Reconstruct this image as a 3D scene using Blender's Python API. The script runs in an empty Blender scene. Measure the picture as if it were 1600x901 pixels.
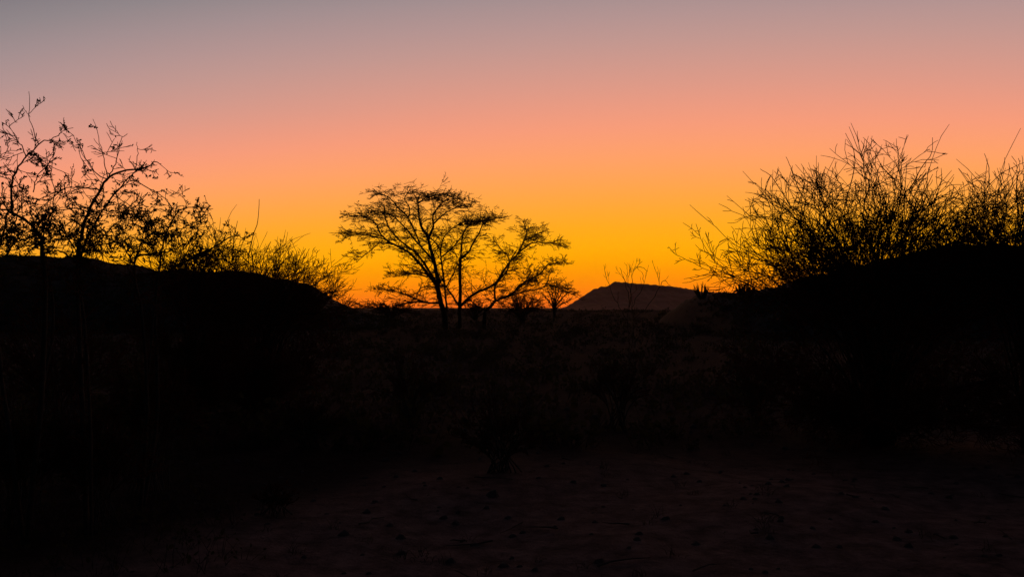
import bpy, math, random
import numpy as np
from mathutils import Vector

random.seed(11)
np.random.seed(11)
sc = bpy.context.scene
R = math.radians

# ---------------------------------------------------------------- camera
F_PX, EYE, HORIZON = 1386.0, 1.6, 480.0        # focal length in photo pixels, eye height in metres, row of the horizon
cam_data = bpy.data.cameras.new('camera')
cam_data.sensor_width = 36.0
cam_data.lens = 36.0 * F_PX / 1600.0
cam_data.shift_y = (HORIZON - 450.5) / 1600.0
cam_data.clip_start, cam_data.clip_end = 0.05, 20000.0
cam = bpy.data.objects.new('camera', cam_data)
sc.collection.objects.link(cam)
cam.location = (0, 0, EYE)
cam.rotation_euler = (R(90), 0, 0)
sc.camera = cam

# ---------------------------------------------------------------- dusk sky
SUN_AZ, SUN_EL = 10.2, -2.0                     # degrees to the right of +Y, degrees above the horizon (just set)
world = bpy.data.worlds.new('World')
sc.world = world
world.use_nodes = True
nt = world.node_tree
nt.nodes.clear()


def node(tree, kind, **kw):
    n = tree.nodes.new(kind)
    for k, v in kw.items():
        setattr(n, k, v)
    return n


def math_node(tree, op, a, b=None):
    n = node(tree, 'ShaderNodeMath', operation=op)
    for i, v in enumerate((a, b)):
        if v is None:
            continue
        if isinstance(v, (int, float)):
            n.inputs[i].default_value = v
        else:
            tree.links.new(v, n.inputs[i])
    return n.outputs[0]


def lin(c):
    c = c / 255.0
    return c / 12.92 if c <= 0.04045 else ((c + 0.055) / 1.055) ** 2.4


# colour of the afterglow by height above the horizon (degrees); the bands climb away from where the sun went down
SKY = [(-6, 30, 14, 12), (-1.5, 170, 62, 22), (0, 248, 104, 30), (1.0, 254, 128, 6), (2.1, 255, 150, 0), (3.7, 255, 172, 0),
       (5.54, 254, 167, 30), (7.4, 254, 163, 70), (9.4, 254, 160, 102), (11.4, 248, 155, 122),
       (13.7, 224, 154, 135), (16.4, 196, 152, 144), (18.7, 173, 146, 146), (20.3, 156, 140, 142),
       (21.5, 141, 133, 136), (24, 116, 112, 120), (28, 84, 85, 97), (34, 55, 58, 70), (42, 36, 40, 52), (55, 24, 28, 39), (75, 18, 22, 32)]
LO, HI = -6.0, 75.0
ke = np.array([s[0] for s in SKY], float)
kc = np.array([[lin(v) for v in s[1:]] for s in SKY])
stops = np.array([-6, -3, -1.5, -0.6, 0, .6, 1.2, 1.8, 2.5, 3.1, 3.7, 4.4, 5.2, 6.2, 7.2, 8.3, 9.4, 10.4, 11.4, 12.6, 13.8, 15.2,
                  16.6, 18.0, 19.6, 21.2, 23.0, 26, 30, 38, 50, 75.0])
fine = np.linspace(LO, HI, 3000)
fc = np.stack([np.interp(fine, ke, kc[:, i]) for i in range(3)], 1)
ker = np.exp(-0.5 * (np.arange(-60, 61) / 20.0) ** 2)
ker /= ker.sum()
fcs = np.stack([np.convolve(np.pad(fc[:, i], 60, mode='edge'), ker, 'valid') for i in range(3)], 1)
scol = np.stack([np.interp(stops, fine, fcs[:, i]) for i in range(3)], 1)
scol /= np.interp(stops, [7, 13], [1.0, 1.045])[:, None]

tc = node(nt, 'ShaderNodeTexCoord')
sep = node(nt, 'ShaderNodeSeparateXYZ')
nt.links.new(tc.outputs['Generated'], sep.inputs[0])
elev = math_node(nt, 'MULTIPLY', math_node(nt, 'ARCSINE', sep.outputs[2]), 180 / math.pi)
hx = math_node(nt, 'MULTIPLY', sep.outputs[0], math.sin(R(SUN_AZ)))
hy = math_node(nt, 'MULTIPLY', sep.outputs[1], math.cos(R(SUN_AZ)))
flat2 = math_node(nt, 'ADD', math_node(nt, 'MULTIPLY', sep.outputs[0], sep.outputs[0]), math_node(nt, 'MULTIPLY', sep.outputs[1], sep.outputs[1]))
cosaz = math_node(nt, 'DIVIDE', math_node(nt, 'ADD', hx, hy), math_node(nt, 'MAXIMUM', math_node(nt, 'SQRT', flat2), 1e-4))
away = math_node(nt, 'SUBTRACT', 1.0, cosaz)
near = math_node(nt, 'MINIMUM', 1.0, math_node(nt, 'MAXIMUM', 0.12, math_node(nt, 'ADD', math_node(nt, 'DIVIDE', elev, 14.0), 0.12)))
lift = math_node(nt, 'MULTIPLY', math_node(nt, 'MULTIPLY', away, 20.0), near)
lift = math_node(nt, 'ADD', lift, math_node(nt, 'MULTIPLY', math_node(nt, 'MULTIPLY', away, away), 18.0))
eff = math_node(nt, 'ADD', elev, lift)
fac = math_node(nt, 'DIVIDE', math_node(nt, 'SUBTRACT', eff, LO), HI - LO)
ramp = node(nt, 'ShaderNodeValToRGB')
nt.links.new(fac, ramp.inputs[0])
els = ramp.color_ramp.elements
for i, (e, c) in enumerate(zip(stops, scol)):
    p = (e - LO) / (HI - LO)
    el = els[i] if i < 2 else els.new(min(p, 1.0))
    el.position = min(max(p, 0.0), 1.0)
for el, c in zip(sorted(els, key=lambda q: q.position), scol):
    el.color = (*c, 1)
sky = node(nt, 'ShaderNodeTexSky', sky_type='NISHITA')
sky.sun_disc = False
sky.sun_elevation = R(SUN_EL)
sky.sun_rotation = R(SUN_AZ)
bg_glow = node(nt, 'ShaderNodeBackground')
bg_sky = node(nt, 'ShaderNodeBackground')
bg_glow.inputs[1].default_value = 1.05
bg_sky.inputs[1].default_value = 0.003
nt.links.new(ramp.outputs[0], bg_glow.inputs[0])
nt.links.new(sky.outputs[0], bg_sky.inputs[0])
addsh = node(nt, 'ShaderNodeAddShader')
wout = node(nt, 'ShaderNodeOutputWorld')
nt.links.new(bg_glow.outputs[0], addsh.inputs[0])
nt.links.new(bg_sky.outputs[0], addsh.inputs[1])
nt.links.new(addsh.outputs[0], wout.inputs[0])

# the sun itself has just gone below the horizon, behind the ground
sun_data = bpy.data.lights.new('sun', 'SUN')
sun_data.energy = 0.5
sun_data.angle = R(0.5)
sun_data.color = (1.0, 0.55, 0.25)
sun = bpy.data.objects.new('sun', sun_data)
sc.collection.objects.link(sun)
to_sun = Vector((math.sin(R(SUN_AZ)) * math.cos(R(SUN_EL)), math.cos(R(SUN_AZ)) * math.cos(R(SUN_EL)), math.sin(R(SUN_EL))))
sun.rotation_euler = to_sun.to_track_quat('Z', 'Y').to_euler()

vs = sc.view_settings
vs.view_transform, vs.look, vs.exposure, vs.gamma, vs.use_curve_mapping = 'Standard', 'None', 0.0, 1.0, False


# ---------------------------------------------------------------- materials
def material(name, c1, c2, scale, rough=0.95, bump=0.3, detail=6.0):
    m = bpy.data.materials.new(name)
    m.use_nodes = True
    t = m.node_tree
    b = t.nodes['Principled BSDF']
    b.inputs['Roughness'].default_value = rough
    b.inputs['Specular IOR Level'].default_value = 0.15
    g = node(t, 'ShaderNodeTexCoord')
    n1 = node(t, 'ShaderNodeTexNoise')
    n1.inputs['Scale'].default_value = scale
    n1.inputs['Detail'].default_value = detail
    n1.inputs['Roughness'].default_value = 0.65
    t.links.new(g.outputs['Object'], n1.inputs['Vector'])
    cr = node(t, 'ShaderNodeValToRGB')
    cr.color_ramp.elements[0].position, cr.color_ramp.elements[0].color = 0.3, (*c1, 1)
    cr.color_ramp.elements[1].position, cr.color_ramp.elements[1].color = 0.7, (*c2, 1)
    t.links.new(n1.outputs[0], cr.inputs[0])
    t.links.new(cr.outputs[0], b.inputs['Base Color'])
    bp = node(t, 'ShaderNodeBump')
    bp.inputs['Strength'].default_value = bump
    bp.inputs['Distance'].default_value = 0.05
    t.links.new(n1.outputs[0], bp.inputs['Height'])
    t.links.new(bp.outputs[0], b.inputs['Normal'])
    return m


BARK = material('dark_bark', (.035, .024, .018), (.075, .055, .042), 30)
GREYBARK = material('grey_bark', (.05, .038, .03), (.11, .085, .07), 40)
TWIG = material('reddish_twig', (.10, .028, .014), (.20, .06, .03), 40, bump=0.0)
LEAF = material('dry_leaf', (.035, .035, .015), (.07, .06, .028), 25, bump=0.1)
SUCC = material('succulent', (.03, .04, .022), (.05, .06, .035), 12, bump=0.1)
GRASS = material('dry_grass', (.06, .045, .025), (.13, .10, .06), 9, bump=0.0)
STONE = material('stone', (.06, .042, .036), (.13, .095, .08), 6)
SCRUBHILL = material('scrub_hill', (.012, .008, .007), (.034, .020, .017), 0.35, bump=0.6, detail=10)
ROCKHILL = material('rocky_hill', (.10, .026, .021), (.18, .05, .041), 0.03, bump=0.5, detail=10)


def thin(m, amount):
    """Young bark and dry leaves let a little of the light behind them through."""
    t = m.node_tree
    b = t.nodes['Principled BSDF']
    out = t.nodes['Material Output']
    tr = node(t, 'ShaderNodeBsdfTranslucent')
    src = b.inputs['Base Color'].links[0].from_socket
    t.links.new(src, tr.inputs[0])
    mx = node(t, 'ShaderNodeMixShader')
    mx.inputs[0].default_value = amount
    t.links.new(b.outputs[0], mx.inputs[1])
    t.links.new(tr.outputs[0], mx.inputs[2])
    t.links.new(mx.outputs[0], out.inputs[0])


thin(TWIG, .5)
thin(LEAF, .4)


def soil_material():
    m = bpy.data.materials.new('sandy_soil')
    m.use_nodes = True
    t = m.node_tree
    b = t.nodes['Principled BSDF']
    b.inputs['Roughness'].default_value = 1.0
    b.inputs['Specular IOR Level'].default_value = 0.05
    g = node(t, 'ShaderNodeTexCoord')

    def noise(scale, detail, rough=0.6, vec=None):
        n = node(t, 'ShaderNodeTexNoise')
        n.inputs['Scale'].default_value = scale
        n.inputs['Detail'].default_value = detail
        n.inputs['Roughness'].default_value = rough
        t.links.new(vec or g.outputs['Object'], n.inputs['Vector'])
        return n.outputs[0]

    big, mid, small = noise(0.35, 5), noise(4.2, 8, 0.72), noise(26, 4, 0.7)
    s = node(t, 'ShaderNodeSeparateXYZ')
    t.links.new(g.outputs['Object'], s.inputs[0])
    # open sand near the viewer; litter-covered soil under the scrub, along an uneven edge
    edge = math_node(t, 'ADD', s.outputs[1], math_node(t, 'MULTIPLY', s.outputs[0], -0.28))
    edge = math_node(t, 'ADD', edge, math_node(t, 'MULTIPLY', math_node(t, 'MAXIMUM', math_node(t, 'SUBTRACT', -1.0, s.outputs[0]), 0.0), 1.5))
    edge = math_node(t, 'ADD', edge, math_node(t, 'MULTIPLY', big, 2.2))
    edge = math_node(t, 'ADD', edge, math_node(t, 'MULTIPLY', mid, 1.4))
    mr = node(t, 'ShaderNodeMapRange', interpolation_type='SMOOTHSTEP')
    mr.inputs['From Min'].default_value = 9.2
    mr.inputs['From Max'].default_value = 12.2
    t.links.new(edge, mr.inputs['Value'])
    sand = node(t, 'ShaderNodeValToRGB')
    sand.color_ramp.elements[0].position, sand.color_ramp.elements[0].color = 0.34, (.09, .054, .047, 1)
    sand.color_ramp.elements[1].position, sand.color_ramp.elements[1].color = 0.66, (.33, .20, .175, 1)
    t.links.new(mid, sand.inputs[0])
    litter = node(t, 'ShaderNodeValToRGB')
    litter.color_ramp.elements[0].position, litter.color_ramp.elements[0].color = 0.4, (.02, .009, .008, 1)
    litter.color_ramp.elements[1].position, litter.color_ramp.elements[1].color = 0.75, (.058, .026, .022, 1)
    t.links.new(mid, litter.inputs[0])
    mx = node(t, 'ShaderNodeMix', data_type='RGBA')
    t.links.new(mr.outputs[0], mx.inputs[0])
    t.links.new(sand.outputs[0], mx.inputs[6])
    t.links.new(litter.outputs[0], mx.inputs[7])
    t.links.new(mx.outputs[2], b.inputs['Base Color'])
    h = math_node(t, 'ADD', mid, math_node(t, 'MULTIPLY', small, 0.35))
    bp = node(t, 'ShaderNodeBump')
    bp.inputs['Strength'].default_value = 0.8
    bp.inputs['Distance'].default_value = 0.12
    t.links.new(h, bp.inputs['Height'])
    t.links.new(bp.outputs[0], b.inputs['Normal'])
    return m


SOIL = soil_material()


# ---------------------------------------------------------------- helpers
def tag(o, label=None, cat=None, group=None, kind=None):
    for k, v in (('label', label), ('category', cat), ('group', group), ('kind', kind)):
        if v:
            o[k] = v
    return o


def mesh_object(name, verts, faces, mat, parent=None, smooth=True):
    me = bpy.data.meshes.new(name)
    me.from_pydata(verts, [], faces)
    if smooth:
        me.polygons.foreach_set('use_smooth', [True] * len(me.polygons))
    me.materials.append(mat)
    o = bpy.data.objects.new(name, me)
    sc.collection.objects.link(o)
    if parent:
        o.parent = parent
        o.location = -Vector(parent.location)
    return o


def empty(name, loc):
    o = bpy.data.objects.new(name, None)
    o.empty_display_size = 0.2
    sc.collection.objects.link(o)
    o.location = loc
    return o


def at(px, py, d):
    return Vector(((px - 800.0) / F_PX * d, d, EYE + (HORIZON - py) / F_PX * d))


def hash_noise(x, y, s):
    return (math.sin(x * 1.7 * s + 3.1) * math.cos(y * 1.3 * s + 1.7) + 0.5 * math.sin(x * 3.9 * s + y * 2.7 * s) + 0.3 * math.sin(-x * 6.1 * s + y * 7.3 * s + 2))


def smooth01(t):
    t = min(max(t, 0.0), 1.0)
    return t * t * (3 - 2 * t)


def ground_z(x, y):
    r = math.hypot(x, y)
    z = 0.02 * hash_noise(x, y, 1.1) + 0.05 * hash_noise(x, y, 0.31) * smooth01((r - 3) / 6)
    up = smooth01((y - 45) / 75.0) * 0.92 * (1 - smooth01((y - 160) / 200.0))      # the low rise behind the tall trees
    bumps = 0.22 * hash_noise(x, y, 0.11) * smooth01((y - 60) / 40.0)
    knolls = sum(h * math.exp(-((x - a) / w) ** 2 - ((y - 118) / 9) ** 2) for a, w, h in ((-13, 1.8, .3), (-18.5, 1.2, .15), (-8, 2.5, .18), (1.5, 3, .14), (6, 1.5, .12), (-4, 1, .12)))
    return z + up + bumps + knolls - 1.5 * smooth01((r - 200) / 600)


class Tubes:
    """Tapered tubes gathered and built as one mesh."""

    def __init__(self, sides=3):
        self.sides = sides
        self.by_n = {}

    def add(self, pts, rad):
        self.by_n.setdefault(len(pts), ([], []))
        self.by_n[len(pts)][0].append([tuple(p) for p in pts])
        self.by_n[len(pts)][1].append(rad)

    def count(self):
        return sum(len(v[0]) for v in self.by_n.values())

    def build(self, name, mat, parent=None):
        V, Fc, off = [], [], 0
        S = self.sides
        ang = np.arange(S) / S * 2 * np.pi
        for n, (pl, rl) in self.by_n.items():
            P = np.array(pl)
            Rr = np.array(rl)
            T = np.gradient(P, axis=1)
            T /= np.linalg.norm(T, axis=2, keepdims=True) + 1e-9
            mean = T.mean(1)
            ref = np.where(np.abs(mean[:, 2:3]) < 0.8, np.array([[0, 0, 1.0]]), np.array([[1.0, 0, 0]]))
            A = np.cross(T, ref[:, None, :])
            A /= np.linalg.norm(A, axis=2, keepdims=True) + 1e-9
            B = np.cross(T, A)
            ring = P[:, :, None, :] + Rr[:, :, None, None] * (np.cos(ang)[None, None, :, None] * A[:, :, None, :] + np.sin(ang)[None, None, :, None] * B[:, :, None, :])
            M = P.shape[0]
            idx = off + np.arange(M * n * S).reshape(M, n, S)
            a = idx[:, :-1, :]
            b = np.roll(idx, -1, axis=2)[:, :-1, :]
            c = np.roll(idx, -1, axis=2)[:, 1:, :]
            d = idx[:, 1:, :]
            Fc.append(np.stack([a, b, c, d], -1).reshape(-1, 4))
            V.append(ring.reshape(-1, 3))
            off += M * n * S
        V = np.concatenate(V)
        Fc = np.concatenate(Fc)
        me = bpy.data.meshes.new(name)
        me.vertices.add(len(V))
        me.vertices.foreach_set('co', V.astype(np.float32).ravel())
        me.loops.add(len(Fc) * 4)
        me.loops.foreach_set('vertex_index', Fc.astype(np.int32).ravel())
        me.polygons.add(len(Fc))
        me.polygons.foreach_set('loop_start', np.arange(0, len(Fc) * 4, 4, dtype=np.int32))
        me.polygons.foreach_set('use_smooth', np.ones(len(Fc), dtype=bool))
        me.update(calc_edges=True)
        me.materials.append(mat)
        o = bpy.data.objects.new(name, me)
        sc.collection.objects.link(o)
        if parent:
            o.parent = parent
            o.location = -Vector(parent.location)
        return o


class Leaves:
    def __init__(self):
        self.v, self.f = [], []

    def add(self, p, size, width=0.45, flat=1.0):
        d = rnd_dir()
        d = Vector((d.x, d.y, d.z * flat)).normalized()
        s = d.cross(rnd_dir()).normalized() * size * width
        n = d.cross(s).normalized() * size * 0.12
        i = len(self.v)
        q = [p, p + d * size * .35 + s * .8 + n, p + d * size * .75 + s * .7 + n, p + d * size, p + d * size * .75 - s * .7 + n, p + d * size * .35 - s * .8 + n, p + d * size * .5 - n * .6]
        self.v += [tuple(k) for k in q]
        self.f += [(i + 6, i + a, i + b) for a, b in ((0, 1), (1, 2), (2, 3), (3, 4), (4, 5), (5, 0))]

    def build(self, name, mat, parent):
        return mesh_object(name, self.v, self.f, mat, parent, smooth=False)


rng = random.Random(5)


def rnd_dir():
    while True:
        v = Vector((rng.uniform(-1, 1), rng.uniform(-1, 1), rng.uniform(-1, 1)))
        if 0.05 < v.length < 1:
            return v.normalized()


def grow(out, p, d, L, r, lev, cfg, leaf=None, inside=None):
    """A crooked twig with side twigs, recursively."""
    n = cfg['segs']
    pts, rad = [p.copy()], [r]
    d = d.normalized()
    dirs = []
    zig = rnd_dir()
    curl = rnd_dir() * cfg.get('curl', 0.0)
    for i in range(n):
        zig = -zig * 0.8 + rnd_dir() * 0.4
        d = (d + zig * cfg['jit'] + curl + cfg['trop']).normalized()
        p = p + d * (L / n) * rng.uniform(.8, 1.2)
        pts.append(p.copy())
        dirs.append(d.copy())
        rad.append(max(cfg['rmin'], r * (1 - .62 * (i + 1) / n)))
    rad[-1] = cfg['rmin'] * .7
    out.add(pts, rad)
    if leaf:
        leaf(pts, lev)
    if lev > 0:
        k = cfg['kids'][lev - 1]
        k = int(k) + (rng.random() < k - int(k))
        for j in range(k):
            t = rng.uniform(.18, 1.0) * n
            i = min(int(t), n - 1)
            q = pts[i].lerp(pts[i + 1], t - i)
            a = rng.uniform(*cfg['ang'])
            side = dirs[i].cross(rnd_dir()).normalized()
            c = dirs[i] * math.cos(a) + side * math.sin(a)
            c = Vector((c.x, c.y, c.z * cfg.get('flat', 1.0)))
            LL = L
            if inside:
                e = inside(q)
                if e > 1:
                    continue
                LL = L * min(1.0, max(.45, (1.2 - e) * 2.4))
            grow(out, q, c, LL * rng.uniform(*cfg['ratio']) * (1 - .3 * t / n), max(cfg['rmin'], rad[i] * .62), lev - 1, cfg, leaf, inside)


def spline(pts, per=4):
    """Catmull-Rom through the points."""
    P = [pts[0] * 2 - pts[1]] + pts + [pts[-1] * 2 - pts[-2]]
    o = []
    for i in range(1, len(P) - 2):
        for k in range(per):
            t = k / per
            a, b, c, d = P[i - 1], P[i], P[i + 1], P[i + 2]
            o.append(0.5 * ((2 * b) + (c - a) * t + (2 * a - 5 * b + 4 * c - d) * t * t + (3 * b - a - 3 * c + d) * t ** 3))
    o.append(pts[-1].copy())
    return o


def limb(px, d0, d1, w0, w1, name, parent, mat, wob=0.0, sides=6):
    """One limb through photo rows/columns, leaving the trunk at depth d0 and ending at depth d1, its own mesh."""
    L = [0.0]
    for a, b in zip(px, px[1:]):
        L.append(L[-1] + math.dist(a, b))
    pts = [at(x, y, d0 + (d1 - d0) * (l / L[-1]) ** .8) for (x, y), l in zip(px, L)]
    pts = spline(pts, 4)
    n = len(pts)
    for i in range(1, n - 1):
        pts[i] = pts[i] + rnd_dir() * wob
    m = F_PX / (0.5 * (d0 + d1))
    rad = [0.5 * (w0 + (w1 - w0) * (i / (n - 1)) ** .8) / m for i in range(n)]
    if name:
        t = Tubes(sides)
        t.add(pts, rad)
        t.build(name, mat, parent)
    return pts, rad


# ---------------------------------------------------------------- the ground and hills
def build_ground():
    verts, faces = [], []
    rs = [0.0] + [1.2 * 1.034 ** i for i in range(250)]
    rs = [r for r in rs if r < 9000]
    na = 220
    for r in rs:
        for a in range(na):
            th = 2 * math.pi * a / na
            x, y = r * math.sin(th), r * math.cos(th)
            verts.append((x, y, ground_z(x, y)))
    for i in range(len(rs) - 1):
        for a in range(na):
            b = (a + 1) % na
            faces.append((i * na + a, i * na + b, (i + 1) * na + b, (i + 1) * na + a))
    return tag(mesh_object('ground', verts, faces, SOIL), kind='structure')


build_ground()


def hill(name, prof, d, depth, mat, rough, nx=240, ny=36, soft=2.0, peak=1.6):
    """A ridge whose crest stands at distance d; its profile is given in photo columns and rows."""
    xs = np.linspace(prof[0][0], prof[-1][0], nx)
    ys = np.interp(xs, [p[0] for p in prof], [p[1] for p in prof])
    k = np.exp(-0.5 * (np.arange(-6, 7) / soft) ** 2)
    k /= k.sum()
    ys = np.convolve(np.pad(ys, 6, mode='edge'), k, 'valid')
    verts, faces = [], []
    for j in range(ny + 1):
        v = j / ny * 2 - 1
        shape = (1 - abs(v) ** peak) ** 1.15 if abs(v) < 1 else 0.0
        for i in range(nx):
            c = at(xs[i], ys[i], d)
            yy = d + v * depth + depth * .12 * math.sin(i * .11 + 1)* (1 - abs(v))
            base = ground_z(c.x, yy) - 0.6
            nz = hash_noise(c.x, yy, 4.0 / rough) * .05 + hash_noise(c.x, yy, 13.0 / rough) * .018
            z = base + (c.z - base) * shape * (1 + (nz * 0.9 if abs(v) > .05 else 0)) + rough * .003 * rng.gauss(0, 1) * (shape > .02)
            verts.append((c.x, yy, z))
    for j in range(ny):
        for i in range(nx - 1):
            a = j * nx + i
            faces.append((a, a + 1, a + nx + 1, a + nx))
    if rough < 50:
        HILL_SPOTS.extend((v, abs((i // nx) / ny * 2 - 1)) for i, v in enumerate(verts) if .5 * ny * nx * .1 < i < (ny * .5 + 1) * nx)
    return tag(mesh_object(name, verts, faces, mat), kind='structure')


HILL_SPOTS = []
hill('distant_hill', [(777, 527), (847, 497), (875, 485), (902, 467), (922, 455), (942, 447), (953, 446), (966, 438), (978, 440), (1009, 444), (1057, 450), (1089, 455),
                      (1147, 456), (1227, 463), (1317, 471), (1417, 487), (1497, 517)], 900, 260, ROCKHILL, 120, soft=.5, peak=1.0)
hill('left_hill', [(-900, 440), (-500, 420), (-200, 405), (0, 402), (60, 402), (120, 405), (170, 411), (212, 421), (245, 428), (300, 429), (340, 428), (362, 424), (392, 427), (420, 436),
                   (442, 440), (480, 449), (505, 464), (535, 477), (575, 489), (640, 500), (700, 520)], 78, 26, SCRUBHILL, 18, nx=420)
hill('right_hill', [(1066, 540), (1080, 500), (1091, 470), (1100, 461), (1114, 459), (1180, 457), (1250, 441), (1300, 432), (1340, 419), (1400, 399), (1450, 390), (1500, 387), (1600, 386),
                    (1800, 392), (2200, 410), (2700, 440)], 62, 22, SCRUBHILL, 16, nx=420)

# ---------------------------------------------------------------- the tall thorn trees in the middle
ACACIA = dict(segs=4, jit=.20, trop=Vector((0, 0, .015)), rmin=.012, kids=(3.2, 4.4), ang=(.35, 1.1), ratio=(.35, .7), flat=.55)


def thorn_tree(name, label, base_px, d, limbs, mats, seed, twig_px=2.7, twig_len=(12, 36)):
    rng.seed(seed)
    foot = at(*base_px, d)
    foot.z = ground_z(foot.x, foot.y)
    root = empty(name, foot)
    tag(root, label, 'tree', 'thorn trees on the low rise')
    twigs = Tubes(3)
    fol = Leaves()
    m = d / F_PX
    centre = sum((q[0] for q in limbs[0][0]), 0) / len(limbs[0][0])
    for i, (px, w0, w1, off0, off1) in enumerate(limbs):
        if i == 0:
            # the trunk runs down into the soil
            f = HORIZON - (foot.z - .15 - EYE) / d * F_PX
            px = [(base_px[0], f)] + px
        pts, rad = limb(px, d + off0, d + off1, w0, w1, 'trunk' if i == 0 else 'branch', root, BARK, wob=.02)
        n = len(pts)
        run = 0.0
        for k in range(1, n):
            if i == 0 and k < n * .7:
                continue
            run += (pts[k] - pts[k - 1]).length / m
            t = k / n
            while run > twig_px / (0.45 + t):
                run -= twig_px / (0.45 + t)
                tan = (pts[k] - pts[k - 1]).normalized()
                dr = (tan * .8 + rnd_dir() * .9 + Vector((0, 0, .12)))
                dr.z *= .5
                grow(twigs, pts[k].lerp(pts[k - 1], rng.random()), dr, rng.uniform(*twig_len) * m * (1.05 - .5 * t), max(.014, rad[k] * .4), 2, ACACIA)
    for (x, y, rx, ry, nn) in mats:                      # flat mats of fine twigs and small leaves
        c = at(x, y, d)
        for _ in range(nn):
            a, q = rng.uniform(0, 2 * math.pi), rng.random() ** .6
            o = rng.uniform(-1.6, 1.6)
            p = c + Vector((math.cos(a) * q * rx * m, o, math.sin(a) * q * ry * m))
            dr = rnd_dir()
            dr.z = dr.z * .3 + .05
            grow(twigs, p, dr, rng.uniform(8, 22) * m, .012, 1, ACACIA)
            for _k in range(1):
                fol.add(p + Vector((rng.gauss(0, 5) * m, rng.gauss(0, 5) * m, rng.gauss(0, 2) * m)), rng.uniform(2.0, 5.0) * m, .22, .3)
    twigs.build('fine_twigs', TWIG, root)['kind'] = 'stuff'
    if fol.v:
        fol.build('foliage', LEAF, root)['kind'] = 'stuff'
    return root


thorn_tree('thorn_tree', 'tall flat-topped thorn tree with thick forked trunk, largest on the rise', (697, 516), 60, [
    ([(694, 489), (689, 474), (684, 449), (685, 436)], 10.5, 7.5, 0, 0),
    ([(685, 440), (678, 408), (671, 382), (668, 370), (658, 354), (655, 339), (653, 318), (655, 306)], 7.0, 2.0, 0, -.6),
    ([(669, 372), (677, 354), (677, 336), (686, 322), (700, 310)], 4.5, 1.5, -.3, .9),
    ([(677, 350), (694, 334), (714, 324), (732, 318)], 2.6, 1.2, .1, 1.8),
    ([(684, 448), (663, 421), (648, 403), (635, 392), (617, 382), (604, 375), (594, 364), (587, 349), (571, 339), (548, 337)], 5.0, 1.4, 0, -2.2),
    ([(681, 440), (653, 398), (630, 380), (610, 359), (602, 339), (601, 322)], 4.0, 1.4, 0, 1.8),
    ([(677, 408), (655, 382), (640, 364), (625, 347), (607, 334), (580, 328)], 3.4, 1.3, 0, 2.6),
    ([(656, 380), (638, 341), (622, 324), (607, 308), (586, 302)], 2.8, 1.2, .6, -1.6),
    ([(638, 341), (640, 325), (632, 310), (640, 298)], 2.2, 1.0, -.4, -2.0),
    ([(604, 375), (580, 368), (556, 366), (535, 374)], 2.4, 1.1, -1.4, -2.6),
    ([(612, 380), (594, 380), (581, 390), (564, 403), (557, 410)], 1.9, 1.0, -1.2, -2.2),
    ([(668, 433), (653, 428), (630, 429), (612, 427)], 2.6, 1.2, 0, -1.6),
    ([(688, 474), (668, 472), (648, 466), (622, 456), (597, 451)], 3.8, 1.2, 0, -2.4),
    ([(668, 472), (638, 472), (607, 482), (585, 481), (561, 476)], 2.8, 1.2, -.6, 2.2),
    ([(650, 467), (654, 454), (662, 448), (673, 446)], 1.6, 1.2, -1.2, 0),
    ([(697, 505), (698, 484), (695, 449), (690, 410), (689, 387), (696, 367), (714, 352), (730, 344)], 4.2, 1.3, .3, 1.4),
    ([(689, 402), (709, 385), (722, 367), (732, 350)], 2.6, 1.2, .8, -1.2),
    ([(689, 392), (680, 378), (668, 370)], 2.0, 2.0, .8, 0),
    ([(653, 318), (668, 308), (690, 304), (712, 310)], 2.2, 1.0, -.6, -1.8),
    ([(714, 352), (735, 350), (755, 346), (775, 340)], 2.0, 1.0, 1.0, 1.8),
], [(668, 307, 32, 8, 60), (700, 311, 30, 9, 46), (610, 337, 40, 8, 60), (560, 366, 30, 8, 44), (566, 340, 26, 7, 26), (752, 344, 26, 7, 44),
    (625, 300, 40, 10, 26), (720, 318, 34, 12, 30), (760, 330, 24, 9, 20), (632, 429, 20, 4, 20), (604, 452, 26, 5, 22), (580, 320, 34, 14, 24), (640, 472, 24, 8, 16), (580, 479, 22, 5, 16)], 21)

thorn_tree('thorn_tree', 'slender thorn tree with upright stem, just right of the thick forked trunk', (719, 512), 63, [
    ([(718, 489), (719, 455), (719, 425), (719, 402)], 7.2, 4.6, 0, 0),
    ([(719, 404), (731, 395), (741, 377), (751, 359), (756, 345)], 3.8, 1.3, 0, 1.6),
    ([(720, 402), (722, 372), (728, 357), (741, 349), (760, 345)], 3.0, 1.2, 0, -1.5),
    ([(719, 480), (705, 459), (695, 444), (688, 430)], 3.6, 1.5, 0, -1.6),
    ([(698, 448), (709, 426), (714, 410), (712, 395)], 2.0, 1.0, -1.2, .4),
    ([(719, 478), (741, 459), (772, 444), (787, 423), (797, 409), (810, 395), (818, 377), (823, 362), (818, 347)], 5.0, 1.4, 0, 2.2),
    ([(810, 395), (830, 380), (853, 379), (870, 382), (884, 386)], 2.8, 1.0, 1.6, -.8),
    ([(797, 409), (792, 398), (779, 385), (770, 372)], 2.4, 1.1, 1.2, 2.4),
    ([(818, 377), (835, 368), (850, 360)], 2.0, 1.0, 1.8, 3.0),
], [(838, 372, 22, 6, 30), (822, 358, 18, 9, 20), (752, 345, 20, 6, 18), (786, 398, 16, 6, 10), (822, 402, 20, 5, 16), (735, 402, 18, 4, 10), (740, 425, 26, 10, 12), (712, 422, 14, 5, 12)], 22, twig_px=2.9)

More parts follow.
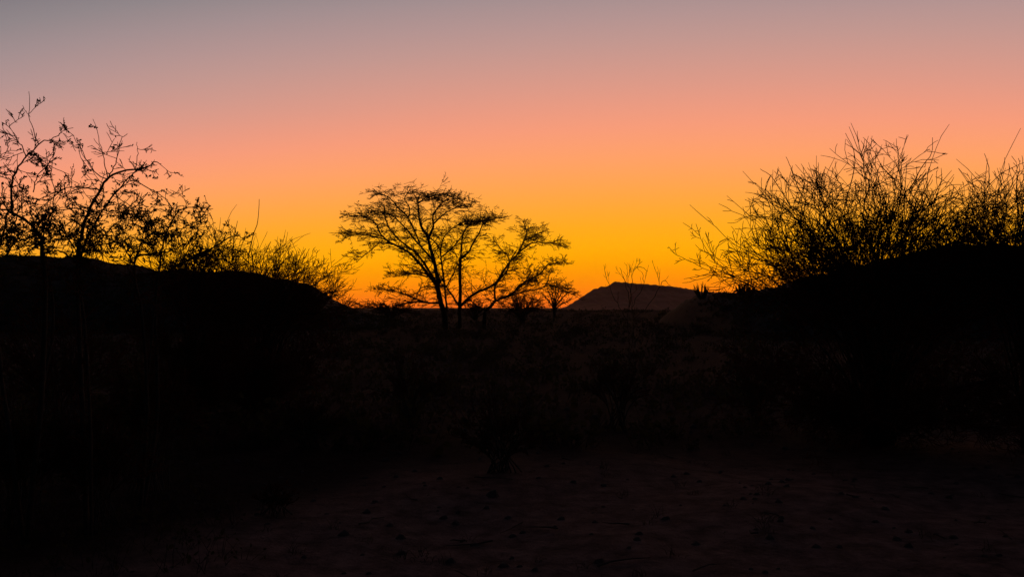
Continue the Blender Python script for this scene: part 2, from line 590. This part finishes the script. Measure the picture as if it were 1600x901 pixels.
thorn_tree('thorn_tree', 'low spreading thorn tree leaning right, beside the slope of the distant hill', (757, 511), 61, [
    ([(758, 489), (766, 479), (774, 470)], 6.8, 5.0, 0, 0),
    ([(774, 471), (774, 446), (792, 423), (797, 409), (806, 392)], 3.8, 1.5, 0, 1.4),
    ([(774, 470), (800, 459), (812, 446), (843, 428), (856, 413), (876, 410)], 3.8, 1.2, 0, -2.0),
    ([(776, 469), (818, 456), (848, 449), (856, 438), (858, 428)], 3.0, 1.2, 0, 2.0),
    ([(852, 443), (876, 451), (898, 461)], 2.2, 1.0, 1.6, 2.4),
    ([(762, 484), (745, 478), (735, 468), (728, 455)], 2.4, 1.0, 0, -1.2),
    ([(800, 459), (820, 440), (830, 424)], 2.0, 1.0, -.8, -2.2),
], [(872, 411, 20, 4, 20), (850, 440, 26, 8, 20), (876, 452, 18, 5, 24), (800, 470, 34, 9, 34), (840, 474, 28, 9, 34), (825, 430, 20, 8, 16), (780, 452, 18, 9, 16), (745, 468, 18, 10, 14)], 23, twig_px=2.6)

# ---------------------------------------------------------------- shrubs
BUSH = dict(segs=5, jit=.30, curl=.12, trop=Vector((0, 0, .025)), rmin=.0035, kids=(2.6, 3.6), ang=(.3, 1.15), ratio=(.4, .8))


def dome_bush(name, label, base, d, centre, rx, ry, n, mat, seed, group, cfg=BUSH, w=(3.6, 1.4), hub=.22, ry_depth=.8, lo=-.15, twigs_per=11, tl=(.12, .30), whips=(), leaf_size=0.0, reach=(.5, .9), foot_spread=.10, skirt=0, low_bias=1.0):
    """A many-stemmed bush: stems leave the base and fan out to a dome of tips."""
    rng.seed(seed)
    foot = at(*base, d)
    foot.z = ground_z(foot.x, foot.y)
    root = empty(name, foot)
    tag(root, label, 'bush', group)
    m = d / F_PX
    c = at(*centre, d)
    tw = Tubes(3)
    lv = Leaves()
    ph = [rng.uniform(0, 6.28) for _ in range(4)]

    def inside(p):
        e = p - c
        x, y, z = e.x / (rx * m), e.y / (rx * m * ry_depth), e.z / (ry * m)
        a = math.atan2(z, x)
        k = 1 + .07 * math.sin(5 * a + ph[0]) + .06 * math.sin(9 * a + ph[1] + 2 * y) + .04 * math.sin(17 * a + ph[2])
        return math.sqrt(x * x + y * y + (z * z if z > 0 else .3 * z * z)) / k

    def leaf(pts, lev):
        if leaf_size and lev == 0:
            for q in pts[1:]:
                if rng.random() < .55:
                    lv.add(q, leaf_size * rng.uniform(.6, 1.3))

    for i in range(n):
        z = lo + (1 - lo) * ((i + rng.random()) / n) ** low_bias
        a = i * 2.39996 + rng.uniform(-.3, .3)
        q = math.sqrt(max(0, 1 - z * z)) if z > 0 else 1.0
        s = rng.uniform(*reach)
        tip = c + Vector((math.cos(a) * q * rx * m * s, math.sin(a) * q * rx * m * ry_depth * s, z * ry * m * s))
        p0 = foot + Vector((rng.gauss(0, foot_spread), rng.gauss(0, foot_spread), -.06))
        H = c + Vector((0, 0, -hub * ry * m)) + rnd_dir() * .16 * rx * m
        p1 = H.lerp(tip, rng.uniform(.05, .22))
        N = 14
        pts = []
        ph2, ph3, amp = rng.uniform(0, 6.28), rng.uniform(0, 6.28), rng.uniform(.015, .04) * (tip - p0).length
        for k in range(N + 1):
            t = k / N
            wv = Vector((math.sin(t * 7 + ph2), math.sin(t * 6 + ph3), math.cos(t * 8 + ph2))) * amp * t
            pts.append(p0 * (1 - t) ** 2 + p1 * (2 * t * (1 - t)) + tip * t * t + wv + (rnd_dir() * .012 * (tip - p0).length / 1.8 if 0 < k else Vector()))
        rad = [.5 * m * (w[0] + (w[1] - w[0]) * (k / N) ** .8) * (1.0 if k < N else .6) for k in range(N + 1)]
        st = Tubes(5)
        st.add(pts, rad)
        st.build('stem', mat, root)
        L = sum((pts[k + 1] - pts[k]).length for k in range(N))
        for _ in range(twigs_per):
            t = (1 - rng.random() * .5) * (N - .01)
            k = int(t)
            tan = (pts[k + 1] - pts[k]).normalized()
            ang = rng.uniform(.2, .85)
            dr = tan * math.cos(ang) + tan.cross(rnd_dir()).normalized() * math.sin(ang)
            q = pts[k].lerp(pts[k + 1], t - k)
            grow(tw, q, dr, L * rng.uniform(*tl) * min(1.0, max(.35, (1.2 - inside(q)) * 2.0)), max(cfg['rmin'], rad[k] * .6), 2, cfg, leaf, inside)
    for i in range(skirt):                                # low side growth that closes the bush towards the soil
        a = i * 2.39996 + rng.uniform(-.3, .3)
        q = rx * m * rng.uniform(.35, .85)
        tip = foot + Vector((math.cos(a) * q, math.sin(a) * q, (c.z - foot.z) * rng.uniform(.1, .75)))
        pts = spline([foot + Vector((0, 0, -.05)), foot.lerp(tip, .45) + Vector((0, 0, .12 * q)) + rnd_dir() * .08, tip], 5)
        for k in range(2, len(pts)):
            for _ in range(3):
                grow(tw, pts[k], (pts[k] - pts[k - 1]).normalized() + rnd_dir() * 1.1, rng.uniform(.25, .55), .005, 2, cfg)
        tw.add(pts, [.5 * m * (w[0] * .7 + (w[1] - w[0] * .7) * k / (len(pts) - 1)) for k in range(len(pts))])
    for px in whips:
        limb(px, d, d + rng.uniform(-.2, .2), 1.8, .8, 'stem', root, mat, wob=.004, sides=4)
    tw.build('fine_twigs', TWIG, root)['kind'] = 'stuff'
    if lv.v:
        lv.build('leaves', LEAF, root)['kind'] = 'stuff'
    return root


RIGHT = 'bare bushes in front of the right slope'
dome_bush('thorn_bush', 'broad bare thorn bush with fine arching twigs in front of the right slope', (1370, 690), 10.6, (1366, 440), 300, 206, 118, BARK, 31, RIGHT, low_bias=1.2, lo=-.1, twigs_per=8, tl=(.12, .28), reach=(.4, .95), skirt=26, w=(3.0, 1.3),
          whips=[[(1318, 330), (1335, 262), (1333, 232), (1321, 208)], [(1240, 330), (1222, 300), (1205, 276), (1188, 264)], [(1262, 320), (1246, 290), (1236, 262), (1228, 245)],
                 [(1420, 300), (1440, 262), (1455, 240), (1457, 215)]])
dome_bush('thorn_bush', 'dense bare thorn bush with thicker limbs at the right edge of the slope', (1625, 700), 10.1, (1606, 420), 160, 176, 44, BARK, 32, RIGHT, w=(4.4, 1.6), twigs_per=8, skirt=9,
          whips=[[(1490, 395), (1520, 330), (1545, 290), (1570, 268), (1600, 254)], [(1545, 290), (1545, 262), (1538, 240)]])
dome_bush('thorn_bush', 'low spreading bare bush at the foot of the left hill beside the open gap', (405, 640), 13.9, (410, 474), 158, 100, 56, BARK, 33, 'bare bushes below the left hill', w=(3.2, 1.2), lo=-.2, low_bias=1.3, twigs_per=9, tl=(.14, .34), skirt=20,
          whips=[[(388, 400), (395, 370), (403, 345), (405, 311)], [(364, 395), (366, 368), (371, 345)]])
dome_bush('thorn_bush', 'small bare bush between the leafy shrub and the low spreading bush', (300, 660), 12.3, (305, 440), 100, 80, 18, BARK, 34, 'bare bushes below the left hill', w=(3.2, 1.3), twigs_per=8, skirt=16)

# the near leafy shrub on the left, limb by limb
LEAFY = dict(segs=5, jit=.17, curl=.12, trop=Vector((0, 0, .03)), rmin=.0023, kids=(2.2, 3.0), ang=(.45, 1.1), ratio=(.45, .9))


def leafy_shrub(name, label, base, d, limbs, seed, twig_px=11.0, tlen=(14, 46)):
    rng.seed(seed)
    foot = at(*base, d)
    foot.z = ground_z(foot.x, foot.y)
    root = empty(name, foot)
    tag(root, label, 'shrub', 'leafy shrubs on the left')
    m = d / F_PX
    tw, lv = Tubes(3), Leaves()

    def leaf(pts, lev):
        for q in pts[1:]:
            if rng.random() < (.13 if lev else .08):
                for _ in range(rng.choice((1, 1, 1, 1, 2, 3))):
                    lv.add(q + rnd_dir() * .8 * m, rng.uniform(2.4, 5.4) * m, .36)

    for (px, w0, w1, o0, o1, dens) in limbs:
        pts, rad = limb(px, d + o0, d + o1, w0, w1, 'branch', root, BARK, wob=.006)
        run = 0.0
        n = len(pts)
        for k in range(2, n):
            if pts[k].z < EYE + .05:
                step = twig_px * 3
            else:
                step = twig_px / dens if dens else 1e9
                if pts[k].z < at(0, 330, d).z:
                    step *= .62
            run += (pts[k] - pts[k - 1]).length / m
            while run > step:
                run -= step
                tan = (pts[k] - pts[k - 1]).normalized()
                grow(tw, pts[k].lerp(pts[k - 1], rng.random()), tan * .7 + rnd_dir(), rng.uniform(*tlen) * m, max(.0028, rad[k] * .4), 2, LEAFY, leaf)
    tw.build('fine_twigs', TWIG, root)['kind'] = 'stuff'
    lv.build('leaves', LEAF, root)['kind'] = 'stuff'
    return root


leafy_shrub('leafy_shrub', 'tall open shrub with small leaves and long crooked branches over the left hill', (140, 845), 6.1, [
    ([(138, 855), (128, 640), (122, 480), (121, 397), (128, 365), (137, 333), (156, 297), (170, 276), (199, 266), (227, 262), (240, 254), (252, 256)], 9, 1.3, 0, .5, .75),
    ([(142, 855), (140, 620), (128, 470), (128, 397), (153, 340), (177, 305), (202, 276), (215, 262)], 6, 1.2, 0, -.4, .9),
    ([(137, 333), (131, 328), (103, 326), (71, 337), (52, 352)], 2.6, 1.0, .3, -.3, .9),
    ([(156, 297), (131, 294), (103, 294), (71, 319), (57, 340)], 2.2, .9, .3, .7, .9),
    ([(168, 279), (153, 273), (135, 248), (122, 226), (115, 211)], 2.0, .8, .35, .1, .5),
    ([(119, 216), (125, 238), (133, 270)], 1.0, .9, .1, .3, .3),
    ([(168, 277), (164, 255), (156, 223), (145, 186)], 1.8, .7, .35, .5, .25),
    ([(170, 276), (181, 255), (188, 219), (199, 209)], 2.0, .8, .35, .2, .5),
    ([(212, 262), (215, 240), (214, 222)], 1.3, .7, .45, .5, .4),
    ([(115, 212), (107, 214), (98, 208)], 1.0, .8, .1, .1, .3),
    ([(205, 278), (234, 294), (256, 308), (270, 326)], 1.8, 1.0, -.3, -.5, .4),
    ([(122, 400), (153, 383), (185, 379), (215, 370)], 3.4, 1.2, 0, -.6, 1.0),
    ([(180, 300), (192, 335), (215, 352), (228, 360)], 1.4, .8, -.2, .4, .8),
    ([(150, 384), (178, 352), (212, 338), (244, 346), (272, 366)], 1.8, .8, 0, .5, .8),
    ([(121, 397), (100, 365), (76, 350), (44, 352), (20, 364)], 2.2, .9, 0, -.5, .9),
    ([(176, 306), (206, 322), (232, 352), (246, 396)], 1.5, .8, -.2, -.7, .7),
    ([(84, 300), (108, 306), (136, 340), (160, 392)], 1.4, .8, .4, -.4, .7),
    ([(40, 400), (70, 372), (104, 368), (140, 380), (168, 404)], 2.0, .9, .5, -.3, .9),
], 41, tlen=(12, 38))
leafy_shrub('leafy_shrub', 'shrub with small leaves and a tall upright whip at the far left edge', (40, 850), 6.0, [
    ([(42, 860), (62, 640), (70, 480), (67, 397), (62, 368), (43, 347), (21, 333), (0, 326), (-30, 322)], 10, 2.0, 0, -.3, .8),
    ([(60, 640), (84, 500), (74, 420), (66, 380), (70, 350), (76, 330)], 5, 1.4, .1, .5, .9),
    ([(20, 334), (18, 310), (21, 276), (39, 248), (64, 223), (84, 216), (97, 207)], 4.4, 1.0, -.2, .1, .6),
    ([(60, 226), (53, 208), (46, 180), (45, 143)], 1.6, .7, 0, .1, .2),
    ([(47, 183), (40, 172), (35, 165)], 1.0, .6, .05, .1, 0),
    ([(40, 247), (34, 228), (22, 212), (14, 192)], 2.0, .8, -.1, -.4, .9),
    ([(38, 860), (10, 640), (-10, 480), (-12, 400), (2, 370), (12, 335), (30, 300)], 8, 1.4, 0, .5, 1.0),
    ([(2, 372), (-20, 330), (-25, 280), (-8, 250), (14, 243)], 3.4, 1.0, .1, .4, .9),
    ([(62, 368), (80, 335), (85, 300), (80, 272), (84, 238)], 2.2, .8, 0, .4, .7),
    ([(52, 300), (56, 280), (74, 258), (84, 240), (85, 222)], 1.8, .7, 0, -.5, .6),
    ([(67, 395), (90, 392), (112, 402), (130, 420)], 3.0, 1.4, 0, -.3, .7),
    ([(10, 400), (24, 380), (44, 372), (58, 366)], 3.6, 1.4, .2, -.2, 1.4),
    ([(-12, 400), (20, 352), (32, 322), (36, 290)], 2.8, 1.0, .2, -.4, 1.2),
], 42, tlen=(10, 34))
leafy_shrub('leafy_shrub', 'spreading leafy shrub with drooping branch tips between tall shrub and low bush', (215, 800), 6.9, [
    ([(218, 812), (230, 640), (222, 500), (209, 411), (234, 397), (263, 393), (290, 380)], 7, 1.6, 0, -.4, 1.1),
    ([(220, 812), (246, 640), (244, 480), (264, 424), (299, 404), (325, 390), (347, 378), (367, 368), (380, 372)], 7, 1.2, .1, .5, .9),
    ([(299, 404), (330, 393), (352, 391), (374, 391)], 2.6, 1.0, .3, -.2, .6),
    ([(226, 640), (240, 500), (249, 415), (256, 376), (272, 338), (289, 326), (313, 324), (333, 326)], 4.4, 1.0, 0, .3, 1.0),
    ([(272, 339), (270, 326), (258, 310)], 1.6, .9, .2, .1, .8),
    ([(291, 325), (291, 318), (284, 306), (266, 297)], 1.4, .7, .2, .5, .5),
    ([(256, 376), (236, 360), (222, 345), (210, 350)], 2.0, .8, .1, -.5, 1.2),
    ([(262, 362), (285, 356), (305, 345), (322, 330)], 1.8, .8, .2, .5, 1.1),
    ([(280, 412), (300, 380), (312, 352), (318, 330)], 1.8, .7, .3, 0, .9),
    ([(209, 411), (196, 392), (190, 365), (196, 340)], 2.2, .9, 0, .5, 1.2),
], 43, tlen=(12, 36))

# slender shrub whose bare stems stand before the distant hill
def wispy():
    rng.seed(51)
    d = 34.0
    foot = at(984, 540, d)
    foot.z = ground_z(foot.x, foot.y)
    root = tag(empty('wispy_sapling', foot), 'thin bare sapling with few upright stems before the distant hill', 'sapling')
    by = HORIZON + (EYE - foot.z + .1) / d * F_PX
    tw = Tubes(3)
    cfg = dict(segs=4, jit=.2, trop=Vector((0, 0, .1)), rmin=.006, kids=(2,), ang=(.4, .9), ratio=(.4, .7))
    for px in ([(984, by), (981, 500), (983, 470), (978, 445), (973, 430), (968, 418)], [(983, 480), (986, 460), (981, 440), (985, 418)],
               [(986, by), (990, 500), (986, 465), (988, 440), (990, 422), (1004, 408)], [(990, 424), (999, 416), (1012, 424)],
               [(988, 480), (996, 462), (1006, 446), (1003, 425)], [(989, 500), (1012, 478), (1030, 449), (1027, 424)], [(1030, 449), (1037, 438), (1048, 446)],
               [(982, 505), (968, 480), (955, 455), (947, 432)]):
        pts, rad = limb(px, d, d + rng.uniform(-.8, .8), 1.2, .6, 'stem', root, BARK, wob=.03, sides=4)
        for k in range(len(pts) // 3, len(pts)):
            if rng.random() < .3:
                tan = (pts[k] - pts[k - 1]).normalized()
                grow(tw, pts[k], tan + rnd_dir() * .7, rng.uniform(.25, .6), .007, 1, cfg)
    tw.build('fine_twigs', TWIG, root)['kind'] = 'stuff'


wispy()


# spiky succulents on the shoulder of the right hill
def succulent(label, px, py, d, n, h, spread, seed):
    rng.seed(seed)
    foot = at(px, py, d)
    root = tag(empty('succulent_clump', foot), label, 'succulent', 'succulents on the shoulder of the right slope')
    for i in range(n):
        a = rng.uniform(0, 6.28)
        q = rng.random() ** .4
        b = foot + Vector((math.cos(a) * q * spread * .25, math.sin(a) * q * spread * .25, -.25))
        tip = foot + Vector((math.cos(a) * q * spread, math.sin(a) * q * spread, h * rng.uniform(.55, 1.0) * (1.1 - .5 * q)))
        mid = b.lerp(tip, .5) + Vector((math.cos(a), math.sin(a), 0)) * .06 + rnd_dir() * .08
        pts = spline([b, mid, tip], 4)
        r = rng.uniform(.03, .065)
        t = Tubes(6)
        t.add(pts, [r * v for v in (1, 1, .95, .9, .8, .7, .55, .35, .05)])
        t.build('stalk', SUCC, root)


succulent('short spiky succulent clump with splayed stalks beside the distant hill slope', 1097, 461, 58, 20, 1.15, .7, 61)
succulent('larger dense succulent clump below the fine twigs of the broad bush', 1166, 460, 57, 40, 1.3, .75, 62)


# the small broom-shaped tree at the end of the rise
def broom():
    rng.seed(71)
    d = 88.0
    foot = at(866, 493, d)
    foot.z = ground_z(foot.x, foot.y)
    root = tag(empty('broom_tree', foot), 'small broom-shaped tree at the foot of the distant hill', 'tree')
    m = d / F_PX
    tw, lv = Tubes(3), Leaves()
    by = HORIZON + (EYE - foot.z + .1) / d * F_PX
    cfg = dict(segs=3, jit=.2, trop=Vector((0, 0, .1)), rmin=.014, kids=(3, 3), ang=(.3, .8), ratio=(.4, .7))
    limb([(866, by), (866, 486), (867, 482)], d, d, 5, 4, 'trunk', root, BARK)
    for (x, y) in ((850, 462), (856, 454), (862, 450), (868, 449), (874, 450), (880, 453), (886, 458), (892, 468)):
        pts, rad = limb([(866, 485), ((866 * 2 + x) / 3, (484 + y) / 2 + 1), (x, y)], d, d + rng.uniform(-1.2, 1.2), 2.6, 1.2, 'branch', root, BARK, wob=.02)
        for k in range(3, len(pts)):
            for _ in range(2):
                tan = (pts[k] - pts[k - 1]).normalized()
                grow(tw, pts[k], tan + rnd_dir() * .6, rng.uniform(5, 11) * m, .02, 1, cfg)
            for _ in range(5):
                lv.add(pts[k] + rnd_dir() * rng.uniform(0, 3) * m, 2.4 * m, .3)
    tw.build('fine_twigs', TWIG, root)['kind'] = 'stuff'
    lv.build('foliage', LEAF, root)['kind'] = 'stuff'


broom()

# low scrub in the dark middle ground
LOW = 'low scrub on the dark middle ground'
SCRUB = dict(segs=3, jit=.25, trop=Vector((0, 0, .05)), rmin=.003, kids=(2.5, 3), ang=(.3, 1.0), ratio=(.4, .8))
for i, (lab, base, d, c, rx, ry, n) in enumerate([
        ('rounded low bush at the edge of the open sand below the tall trees', (790, 742), 8.5, (780, 690), 95, 80, 22),
        ('bare low bush below the distant hill', (965, 664), 12.0, (965, 610), 70, 60, 18),
        ('wide low bush on the slope foot below the broad thorn bush', (1180, 652), 13.0, (1180, 600), 80, 60, 16),
        ('low bush behind the rounded one at the edge of the sand', (640, 668), 11.9, (640, 610), 90, 66, 18),
        ('ragged low bush under the low spreading bush on the left', (480, 706), 9.8, (480, 660), 75, 50, 16),
        ('small tuft-like bush on the open sand right of the leafy shrub', (430, 806), 6.9, (430, 782), 40, 28, 14),
        ('knee-high bush around the stem feet of the tall open shrub', (150, 826), 6.4, (155, 730), 95, 120, 26),
        ('knee-high bush around the stem feet of the shrub with the tall whip', (30, 820), 6.5, (30, 720), 95, 130, 26),
        ('bush filling the gap below the drooping leafy shrub', (235, 770), 7.6, (235, 660), 90, 120, 26),
        ('dark bush behind the stems of the tall open shrub', (95, 720), 9.2, (95, 590), 130, 120, 30)]):
    dome_bush('scrub_bush', lab, base, d, c, rx, ry, n, GREYBARK, 80 + i, LOW, cfg=SCRUB, w=(2.6, 1.4), twigs_per=7, leaf_size=.02 if i != 5 else 0.0, lo=-.1)


FAR = dict(segs=4, jit=.3, trop=Vector((0, 0, .07)), rmin=.013, kids=(3.0, 4.0), ang=(.35, 1.1), ratio=(.4, .8))
for i, (lab, base, d, c, rx, ry, n) in enumerate([
        ('low twiggy bush behind the low spreading thorn tree', (815, 500), 76.0, (815, 484), 44, 30, 26),
        ('low twiggy bush behind the drooping left branches of the tall tree', (612, 500), 78.0, (612, 486), 46, 18, 22),
        ('low twiggy bush behind the slender upright stem', (742, 500), 80.0, (742, 486), 28, 22, 16)]):
    dome_bush('scrub_bush', lab, base, d, c, rx, ry, n, BARK, 120 + i, 'low bushes along the rise', cfg=FAR, w=(1.8, 1.1), twigs_per=7)


def ground_scrub():
    """Knee-high dry scrub that covers the soil beyond the open sand, too dense to count."""
    rng.seed(131)
    tw, lv = Tubes(3), Leaves()
    for _ in range(3800):
        y = 9.5 + rng.random() ** 1.25 * 125
        x = rng.uniform(-.72, .72) * y
        if y < 10.5 + .28 * x + rng.gauss(0, .7) and x > -2.0:
            continue
        g = ground_z(x, y)
        far = y / 40.0
        s = rng.uniform(.10, .42) * (1 + .3 * min(far, 2))
        for _k in range(7):
            p = Vector((x + rng.gauss(0, s * .4), y + rng.gauss(0, s * .4), g - .02))
            dr = Vector((rng.gauss(0, .7), rng.gauss(0, .7), 1)).normalized()
            q = p + dr * s * rng.uniform(.6, 1.2)
            mid = p.lerp(q, .5) + rnd_dir() * s * .08
            tw.add([p, mid, q], [.004 + .004 * far, .003 + .003 * far, .001 + .002 * far])
            for _j in range(3):
                lv.add(p.lerp(q, rng.uniform(.25, 1.0)) + rnd_dir() * s * .22, s * rng.uniform(.12, .32), .5)
    spots = [q for q in HILL_SPOTS if abs(q[0][0]) < .62 * q[0][1]]
    for _ in range(4200):                                 # on the near faces of the two slopes
        v, edge = spots[rng.randrange(len(spots))]
        s = rng.uniform(.15, .5) if edge > .16 else rng.uniform(.04, .14)
        for _k in range(6):
            p = Vector((v[0] + rng.gauss(0, s * .5), v[1] + rng.gauss(0, s * .5), v[2] - .1 * s))
            dr = Vector((rng.gauss(0, .7), rng.gauss(0, .7), 1)).normalized()
            q = p + dr * s * rng.uniform(.6, 1.2)
            tw.add([p, p.lerp(q, .5) + rnd_dir() * s * .08, q], [.012, .009, .005])
            for _j in range(3):
                lv.add(p.lerp(q, rng.uniform(.25, 1.0)) + rnd_dir() * s * .22, s * rng.uniform(.15, .4), .5)
    for _ in range(260):                                  # and under the shrubs on the left
        y = rng.uniform(5.2, 10)
        x = -y * rng.uniform(.30, .62)
        g = ground_z(x, y)
        s = rng.uniform(.06, .2)
        for _k in range(6):
            p = Vector((x + rng.gauss(0, s * .4), y + rng.gauss(0, s * .4), g - .02))
            dr = Vector((rng.gauss(0, .7), rng.gauss(0, .7), 1)).normalized()
            q = p + dr * s * rng.uniform(.6, 1.2)
            tw.add([p, p.lerp(q, .5) + rnd_dir() * s * .08, q], [.003, .002, .001])
            lv.add(q, s * rng.uniform(.12, .3), .4)
    root = tag(empty('ground_scrub', (0, 30, 0)), 'knee-high dark scrub covering the ground beyond the open sand', 'scrub', kind='stuff')
    tw.build('stems', BARK, root)['kind'] = 'stuff'
    lv.build('leaves', LEAF, root)['kind'] = 'stuff'


ground_scrub()


# ---------------------------------------------------------------- ground litter (nobody could count it)
def litter():
    rng.seed(91)
    tufts = Tubes(3)
    for _ in range(420):
        y = 3.6 + rng.random() ** 1.4 * 32
        x = rng.uniform(-.66, .66) * y
        s = rng.uniform(.03, .11)
        if y < 9 and rng.random() < .35:
            continue
        for _k in range(rng.randint(6, 14)):
            p = Vector((x + rng.gauss(0, .03), y + rng.gauss(0, .03), ground_z(x, y) - .01))
            dr = Vector((rng.gauss(0, .6), rng.gauss(0, .6), 1)).normalized()
            q = p + dr * s * rng.uniform(.5, 1.3)
            tufts.add([p, p.lerp(q, .5) + Vector((0, 0, .01)), q + Vector((dr.x, dr.y, -.2)) * s * .3], [.0022, .0018, .0006])
    tag(tufts.build('grass_tufts', GRASS), 'short dry grass tufts scattered over the sandy ground', 'grass', kind='stuff')
    v, f = [], []
    for _ in range(1100):
        y = 3.4 + rng.random() ** 1.5 * 18
        x = rng.uniform(-.66, .66) * y
        r = rng.uniform(.008, .04) * (1.8 if rng.random() < .06 else 1)
        z = ground_z(x, y)
        i = len(v)
        for (a, b, c) in ((1, 0, 0), (.4, .9, 0), (-.6, .7, 0), (-1, -.2, 0), (-.3, -.9, 0), (.7, -.7, 0), (.5, .1, .7), (-.1, .5, .75), (-.4, -.3, .65)):
            v.append((x + a * r * rng.uniform(.8, 1.3), y + b * r * rng.uniform(.8, 1.3), z - .004 + c * r * rng.uniform(.6, 1.1)))
        for t in ((0, 1, 6), (1, 7, 6), (1, 2, 7), (2, 3, 7), (3, 8, 7), (3, 4, 8), (4, 5, 8), (5, 6, 8), (5, 0, 6), (6, 7, 8)):
            f.append(tuple(i + q for q in t))
    tag(mesh_object('pebbles', v, f, STONE, smooth=False), 'small pebbles scattered on the sandy foreground', 'pebbles', kind='stuff')
    sticks = Tubes(4)
    for _ in range(70):
        y = 3.8 + rng.random() * 9
        x = rng.uniform(-.64, .64) * y
        a = rng.uniform(0, 6.28)
        L = rng.uniform(.08, .4)
        pts = []
        for k in range(4):
            xx, yy = x + math.cos(a) * L * k / 3 + rng.gauss(0, .012), y + math.sin(a) * L * k / 3 + rng.gauss(0, .012)
            pts.append((xx, yy, ground_z(xx, yy) + .008 + rng.random() * .012))
        sticks.add(pts, [.006, .005, .004, .002])
    tag(sticks.build('fallen_twigs', GREYBARK), 'dead twigs lying scattered on the sandy ground', 'twigs', kind='stuff')


litter()


# ---------------------------------------------------------------- dusk air
def haze():
    x0, x1, y0, y1, z0, z1 = -1600, 1600, -300, 1800, -9, 60
    m = bpy.data.materials.new('dusk_haze')
    m.use_nodes = True
    t = m.node_tree
    t.nodes.clear()
    pv = node(t, 'ShaderNodeVolumePrincipled')
    pv.inputs['Color'].default_value = (.98, .70, .58, 1)
    pv.inputs['Density'].default_value = 4.5e-5
    pv.inputs['Anisotropy'].default_value = 0.75
    out = node(t, 'ShaderNodeOutputMaterial')
    t.links.new(pv.outputs[0], out.inputs['Volume'])
    v = [(x, y, z) for z in (z0, z1) for y in (y0, y1) for x in (x0, x1)]
    f = [(0, 2, 3, 1), (4, 5, 7, 6), (0, 1, 5, 4), (2, 6, 7, 3), (0, 4, 6, 2), (1, 3, 7, 5)]
    tag(mesh_object('haze', v, f, m, smooth=False), kind='stuff')


haze()
